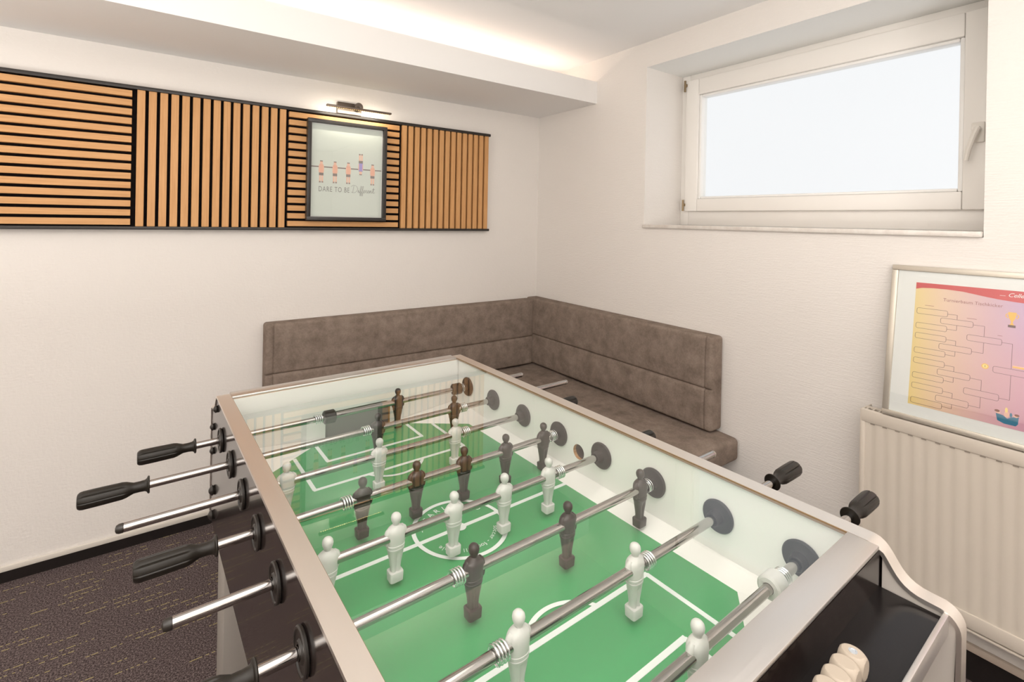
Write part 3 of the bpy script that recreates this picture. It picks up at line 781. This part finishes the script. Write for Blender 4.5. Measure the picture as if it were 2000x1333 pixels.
# pitch markings
ZL = ZF+.0006
def lb_(bm, x0, x1, u0, u1): box(bm, x0, x1, -u1, -u0, ZF-.001, ZL+(.00015 if u1-u0 > x1-x0 else 0))
def arc(bm, cx, cu, r0, r1, a0, a1, n):
    for i in range(n):
        t0, t1 = a0+(a1-a0)*i/n, a0+(a1-a0)*(i+1)/n
        q = [(cx+rr*cos(t), -(cu+rr*sin(t)), ZL+.0003) for t, rr in ((t0, r0), (t1, r0), (t1, r1), (t0, r1))]
        bm.faces.new([bm.verts.new(p) for p in q])
hw = .0048
bm = bmesh.new()
lb_(bm, -.31, .31, -hw, hw); arc(bm, 0, 0, .0945, .1035, 0, 2*pi, 64)
f = bm.faces.new([bm.verts.new((x, y, ZL+.0005)) for x, y in circle(0, 0, .0135)])
for s in (-1, 1):
    lb_(bm, -.215, .215, *sorted((s*(.318-hw), s*(.318+hw))))
    for t in (-1, 1):
        lb_(bm, *sorted((t*(.212-hw), t*(.212+hw))), *sorted((s*.318, s*.506)))
        lb_(bm, *sorted((t*(.1415-hw), t*(.1415+hw))), *sorted((s*.443, s*.556)))
    lb_(bm, -.145, .145, *sorted((s*(.443-hw), s*(.443+hw))))
    a = math.asin(.045/.09); a0, a1 = (pi+.52, 2*pi-.52) if s > 0 else (.52, pi-.52)
    arc(bm, 0, s*.363, .0855, .0940, a0, a1, 28)
for f in bm.faces:
    f.normal_update()
    if f.normal.z < -.5 and abs(f.calc_center_median().z-ZL) < .0006: f.normal_flip()
obj('pitch_lines', bm, m_line, pf, smooth=False)
def arc_text(bm, st, size, rad_, a0, a1, sel=None):
    """letters clockwise from angle a0 to a1 (centres of first and last), tops outward"""
    wts = [.62 if c in "ltf-' " else .8 if c in 'rsI' else 1.0 for c in st]
    pos = [0]
    for i in range(1, len(st)): pos.append(pos[-1]+(wts[i-1]+wts[i])/2)
    for i, chh in enumerate(st):
        if chh == ' ' or (sel and not (sel[0] <= i < sel[1])): continue
        a = radians(a0+(a1-a0)*pos[i]/pos[-1])
        m = Matrix.Translation((rad_*cos(a), rad_*sin(a), ZL+.0001)) @ Matrix.Rotation(a-pi/2, 4, 'Z')
        merge(bm, text_bm(chh, size, .0002, align='CENTER'), m)
bm = bmesh.new(); arc_text(bm, 'GARLANDO', .0200, .0725, 128.5, 28.5); obj('circle_lettering', bm, m_line, pf, smooth=None)
bm = bmesh.new(); arc_text(bm, '- ', .0180, .0760, 157.5, 0); obj('circle_dash', bm, m_line, pf, smooth=None)
full = 'soccer - football - table'
for i0, i1 in ((0, 6), (9, 17), (20, 25)):
    bm = bmesh.new(); arc_text(bm, full, .0152, .0715, -33, -153, (i0, i1)); obj('circle_lettering', bm, m_line, pf, smooth=None)
bm = bmesh.new(); arc_text(bm, full, .0152, .0715, -33, -153, (6, 9)); obj('circle_dash', bm, m_line, pf, smooth=None)
bm = bmesh.new(); arc_text(bm, full, .0152, .0715, -33, -153, (17, 20)); obj('circle_dash', bm, m_line, pf, smooth=None)
# --- bushings
bm = bmesh.new(); lathe(bm, [(0, .0100), (0, .0305), (-.0035, .0315), (-.0065, .0290), (-.0075, .0160), (-.0090, .0140), (-.0240, .0130), (-.0255, .0115), (-.0255, .0100)], 'x', 36, close='loop')
bin_src = None
for u in US:
    if bin_src is None: bin_src = obj('inner_bushing', bm, m_bush, table); o = bin_src
    else: o = share('inner_bushing', bin_src, table)
    o.location = (.3597, -u, ZR)
    o = share('inner_bushing', bin_src, table, (-.3597, -u, ZR)); o.rotation_euler = (0, 0, pi)
bm = bmesh.new(); lathe(bm, [(0, .0100), (0, .0280), (.0015, .0298), (.0050, .0300), (.0066, .0285), (.0066, .0262), (.0046, .0248), (.0046, .0150), (.0075, .0130), (.0075, .0100)], 'x', 36, close='loop')
bout = None
for u in US:
    if bout is None: bout = obj('outer_bushing', bm, m_blackpl, table); o = bout
    else: o = share('outer_bushing', bout, table)
    o.location = (.3845, -u, ZR)
    o = share('outer_bushing', bout, table, (-.3845, -u, ZR)); o.rotation_euler = (0, 0, pi)
# --- bolts on the ends of the side panels
bm = bmesh.new(); lathe(bm, [(0, .0085), (.003, .0100), (.006, .0085), (.0095, .0030), (.010, .0)], 'x', 16, close=False)
bolt = None
for sgn in (-1, 1):
    for k in (-1, 1):
        for u, z in ((.622, .846), (.680, .778), (.678, .712), (.660, .610), (.668, .538)):
            if bolt is None: bolt = obj('bolt', bm, m_blackpl, table); o = bolt
            else: o = share('bolt', bolt, table)
            o.location = (sgn*.384, -k*u, z)
            if sgn < 0: o.rotation_euler = (0, 0, pi)
            if z < .65: o.scale = (1.3, 1.35, 1.35)
# --- legs
for sgn in (-1, 1):
    for k in (-1, 1):
        y0, y1 = sorted((-k*.612, -k*.722)); x0, x1 = sorted((sgn*.25, sgn*.362))
        lg = obj('leg', B(x0, x1, y0, y1, .020, .548, bev=.004), m_leg, table)
        bm = bmesh.new(); lathe(bm, [(0, .028), (.004, .030), (.020, .022)], 'z', 20, ((x0+x1)/2, (y0+y1)/2, 0)); obj('foot', bm, m_blackpl, lg)
# --- glass top
obj('glass_top', B(-.3530, .3530, -.5925, .5915, .8752, .8800), m_glass, table, smooth=False)
# --- score counter
sc = bpy.data.objects.new('score_counter', None); C.objects.link(sc); sc.parent = table; sc.location = (0, -.6694, .838)
bm = bmesh.new(); tube(bm, [(-.22, 0, 0), (.148, 0, 0)], .0035, 10); box(bm, -.226, -.220, -.010, .010, -.020, .008, .002); box(bm, .1285, .1292, -.004, .004, -.020, 0)
obj('score_rod', bm, m_chrome, sc)
def bead_bm():
    bm = bmesh.new(); bmesh.ops.create_cube(bm, size=2); bmesh.ops.subdivide_edges(bm, edges=bm.edges, cuts=15, use_grid_fill=True)
    for v in bm.verts:                                   # sphere clipped by a cube: flat faces, round rims
        p = v.co.copy(); s = p.normalized()*1.31; q = Vector([max(-1, min(1, c)) for c in s])
        v.co = Vector((q.x*.0119, q.y*.0139, q.z*.0139))
    return bm
bead = obj('bead', bead_bm(), m_bead, sc, ang=16); bead.location = (.141, 0, 0)
for i in range(1, 7): share('bead', bead, sc, (.141-.0245*i, 0, 0))
bm = bmesh.new(); lathe(bm, [(.0132, .0050), (.0146, .0046), (.0147, .0030), (.0142, .0026), (.0142, 0)], 'z', 20, (.141, 0, 0), close=False); obj('bead_plug', bm, m_bead_dot, sc)

# ================================================================== RODS WITH PLAYERS
def player_bm(white):
    rings = [(-.0785, .0112, .0092, 6), (-.0775, .0124, .0102, 6), (-.0625, .0130, .0110, 6), (-.0612, .0124, .0104, 6), (-.0604, .0092, .0080, 3),
             (-.0550, .0092, .0076, 2.6), (-.0450, .0106, .0086, 2.4), (-.0320, .0134, .0100, 2.4), (-.0235, .0150, .0108, 2.3), (-.0215, .0160, .0118, 2.3),
             (-.0190, .0161, .0119, 2.3), (-.0184, .0154, .0112, 2.3), (-.0172, .0154, .0112, 2.3), (-.0166, .0164, .0122, 2.3), (-.0130, .0168, .0124, 2.3), (-.0122, .0160, .0118, 2.3),
             (-.0030, .0166, .0126, 2.3), (.0050, .0172, .0128, 2.3), (.0105, .0172, .0122, 2.3),
             (.0145, .0152, .0110, 2.2), (.0175, .0112, .0092, 2.1), (.0195, .0078, .0074, 2), (.0210, .0056, .0058, 2), (.0230, .0054, .0060, 2),
             (.0255, .0070, .0074, 2), (.0290, .0086, .0088, 2), (.0330, .0092, .0094, 2), (.0370, .0084, .0086, 2), (.0398, .0062, .0064, 2), (.0414, .0036, .0038, 2), (.0419, .0012, .0014, 2)]
    bm = bmesh.new(); seg = 28; prev = None; first = None
    for z, hx, hy, e in rings:
        rg = []
        for i in range(seg):
            a = 2*pi*i/seg; c, s = cos(a), sin(a)
            x = hx*math.copysign(abs(c)**(2/e), c); y = hy*math.copysign(abs(s)**(2/e), s)
            if -.0606 < z < -.0225: y *= 1-.34*math.exp(-(x/.0026)**2)*min(1, (-.0225-z)/.008)
            rg.append(bm.verts.new((x, y, z)))
        if prev:
            for i in range(seg): bm.faces.new((prev[i], prev[(i+1) % seg], rg[(i+1) % seg], rg[i]))
        else: bm.faces.new(rg[::-1])
        prev = rg
    bm.faces.new(prev)
    for s in (-1, 1):                                    # arms held at the sides, sleeves proud
        tube(bm, [(s*.0105, 0, .0150), (s*.0145, 0, .0105), (s*.0162, .0005, .0030), (s*.0162, .0015, -.0050), (s*.0154, .0022, -.0120), (s*.0148, .0024, -.0150)], [.0046, .0058, .0062, .0056, .0046, .0028], 12)
    bmesh.ops.recalc_face_normals(bm, faces=bm.faces)
    return bm
P_SRC = {}
def spring_bm():
    bm = bmesh.new(); pts = []
    for i in range(4*18+1):
        a = 2*pi*i/18; pts.append((-.0105+.021*i/72, .0122*cos(a), .0122*sin(a)))
    tube(bm, pts, .00155, 6); return bm
def grip_prof():
    return [(0, .0095), (0, .0165), (.0015, .0175), (.0035, .0165), (.0050, .0132), (.0080, .0112), (.0160, .0104), (.0270, .0106), (.0330, .0128), (.0390, .0152), (.0460, .0166), (.0800, .0172), (.1080, .0172), (.1135, .0162), (.1170, .0135), (.1180, .0100), (.1180, .0)]
def grip_bm():
    bm = bmesh.new()
    def rm(a, t):
        if t < .034 or t > .1165: return 1
        k = min(1, (t-.034)/.008); g = abs(sin(4*a)); return 1-.085*k*max(0, 1-g*2.6)
    lathe(bm, grip_prof()[:-1], 'x', 64, rmod=rm); return bm
GR = []
def rod(i, left, right, handle, men, white, springs, label, collars=()):
    u = US[i]
    base = Vector((0, -u, ZR)); c, s = cos(TYAW), sin(TYAW)
    e = empty('player_rod', (TX+u*s, TY-u*c, ZR), label, 'foosball rod', 'chrome rods across the foosball table', rotz=TYAW)
    bm = bmesh.new(); lathe(bm, [(left, .0070), (left+.001, .0080), (right-.001, .0080), (right, .0070)], 'x', 24); obj('rod', bm, m_chrome, e)
    # handle on one side, plastic cap on the other
    if not GR: GR.append(obj('handle', grip_bm(), m_grip, e, ang=30)); h = GR[0]
    else: h = share('handle', GR[0], e)
    if handle < 0: h.location = (left+.116, 0, 0); h.rotation_euler = (0, 0, pi)
    else: h.location = (right-.116, 0, 0)
    xe = right if handle < 0 else left; sg = 1 if handle < 0 else -1
    bm = bmesh.new(); lathe(bm, [(sg*-.0005, .0084), (sg*.006, .0084), (sg*.010, .0065), (sg*.0115, .003), (sg*.0116, .0)][:-1], 'x', 16, (xe, 0, 0)); cp = obj('end_cap', bm, m_chrome if handle < 0 else m_blackpl, e)
    for v in men:
        if white not in P_SRC: P_SRC[white] = obj('player', player_bm(white), m_pwhite if white else m_pblack, e, ang=38); o = P_SRC[white]
        else: o = share('player', P_SRC[white], e)
        o.location = (v, 0, 0)
        o.rotation_euler = (0, 0, pi) if not white else (0, 0, 0)
    for v in collars:
        bm = bmesh.new(); lathe(bm, [(-.0165, .0085), (-.0165, .0150), (-.0135, .0185), (.0125, .0185), (.0165, .0150), (.0165, .0085)], 'x', 28, (v, 0, 0), close='loop'); obj('stop_collar', bm, m_pwhite if white else m_blackpl, e)
    for v in springs:
        if 'spring' not in P_SRC: P_SRC['spring'] = obj('spring', spring_bm(), m_spring, e, ang=60); o = P_SRC['spring']
        else: o = share('spring', P_SRC['spring'], e)
        o.location = (v, 0, 0)
    return e
SP = .0315
rod(0, -.557, .589, -1, [.099], False, [-.144, .341], 'chrome rod at the far goal with one black keeper between black stops', [-.113, .314])
rod(1, -.654, .671, -1, [-.030, .212], False, [-.030-SP, .212+SP], 'chrome rod second from the far goal with two black players')
rod(2, -.581, .569, 1, [-.300, -.089, .124], True, [-.300-SP, .124+SP], 'chrome rod third from the far goal with three white players')
rod(3, -.565, .440, -1, [-.189, -.067, .056, .178, .302], False, [-.189-SP, .302+SP], 'chrome rod behind the halfway line with five black players')
rod(4, -.523, .556, 1, [-.307, -.185, -.063, .060, .184], True, [-.307-SP, .184+SP], 'chrome rod before the halfway line with five white players')
rod(5, -.558, .592, -1, [-.117, .096, .312], False, [-.117-SP, .312+SP-.006], 'chrome rod in the near half with three black players')
rod(6, -.635, .695, 1, [-.144, .103], True, [-.144-SP, .103+SP], 'chrome rod second from the near goal with two white players')
rod(7, -.466, .688, 1, [.042], True, [-.215, .283], 'chrome rod nearest the camera with one white keeper and white stops', [-.188, .255])
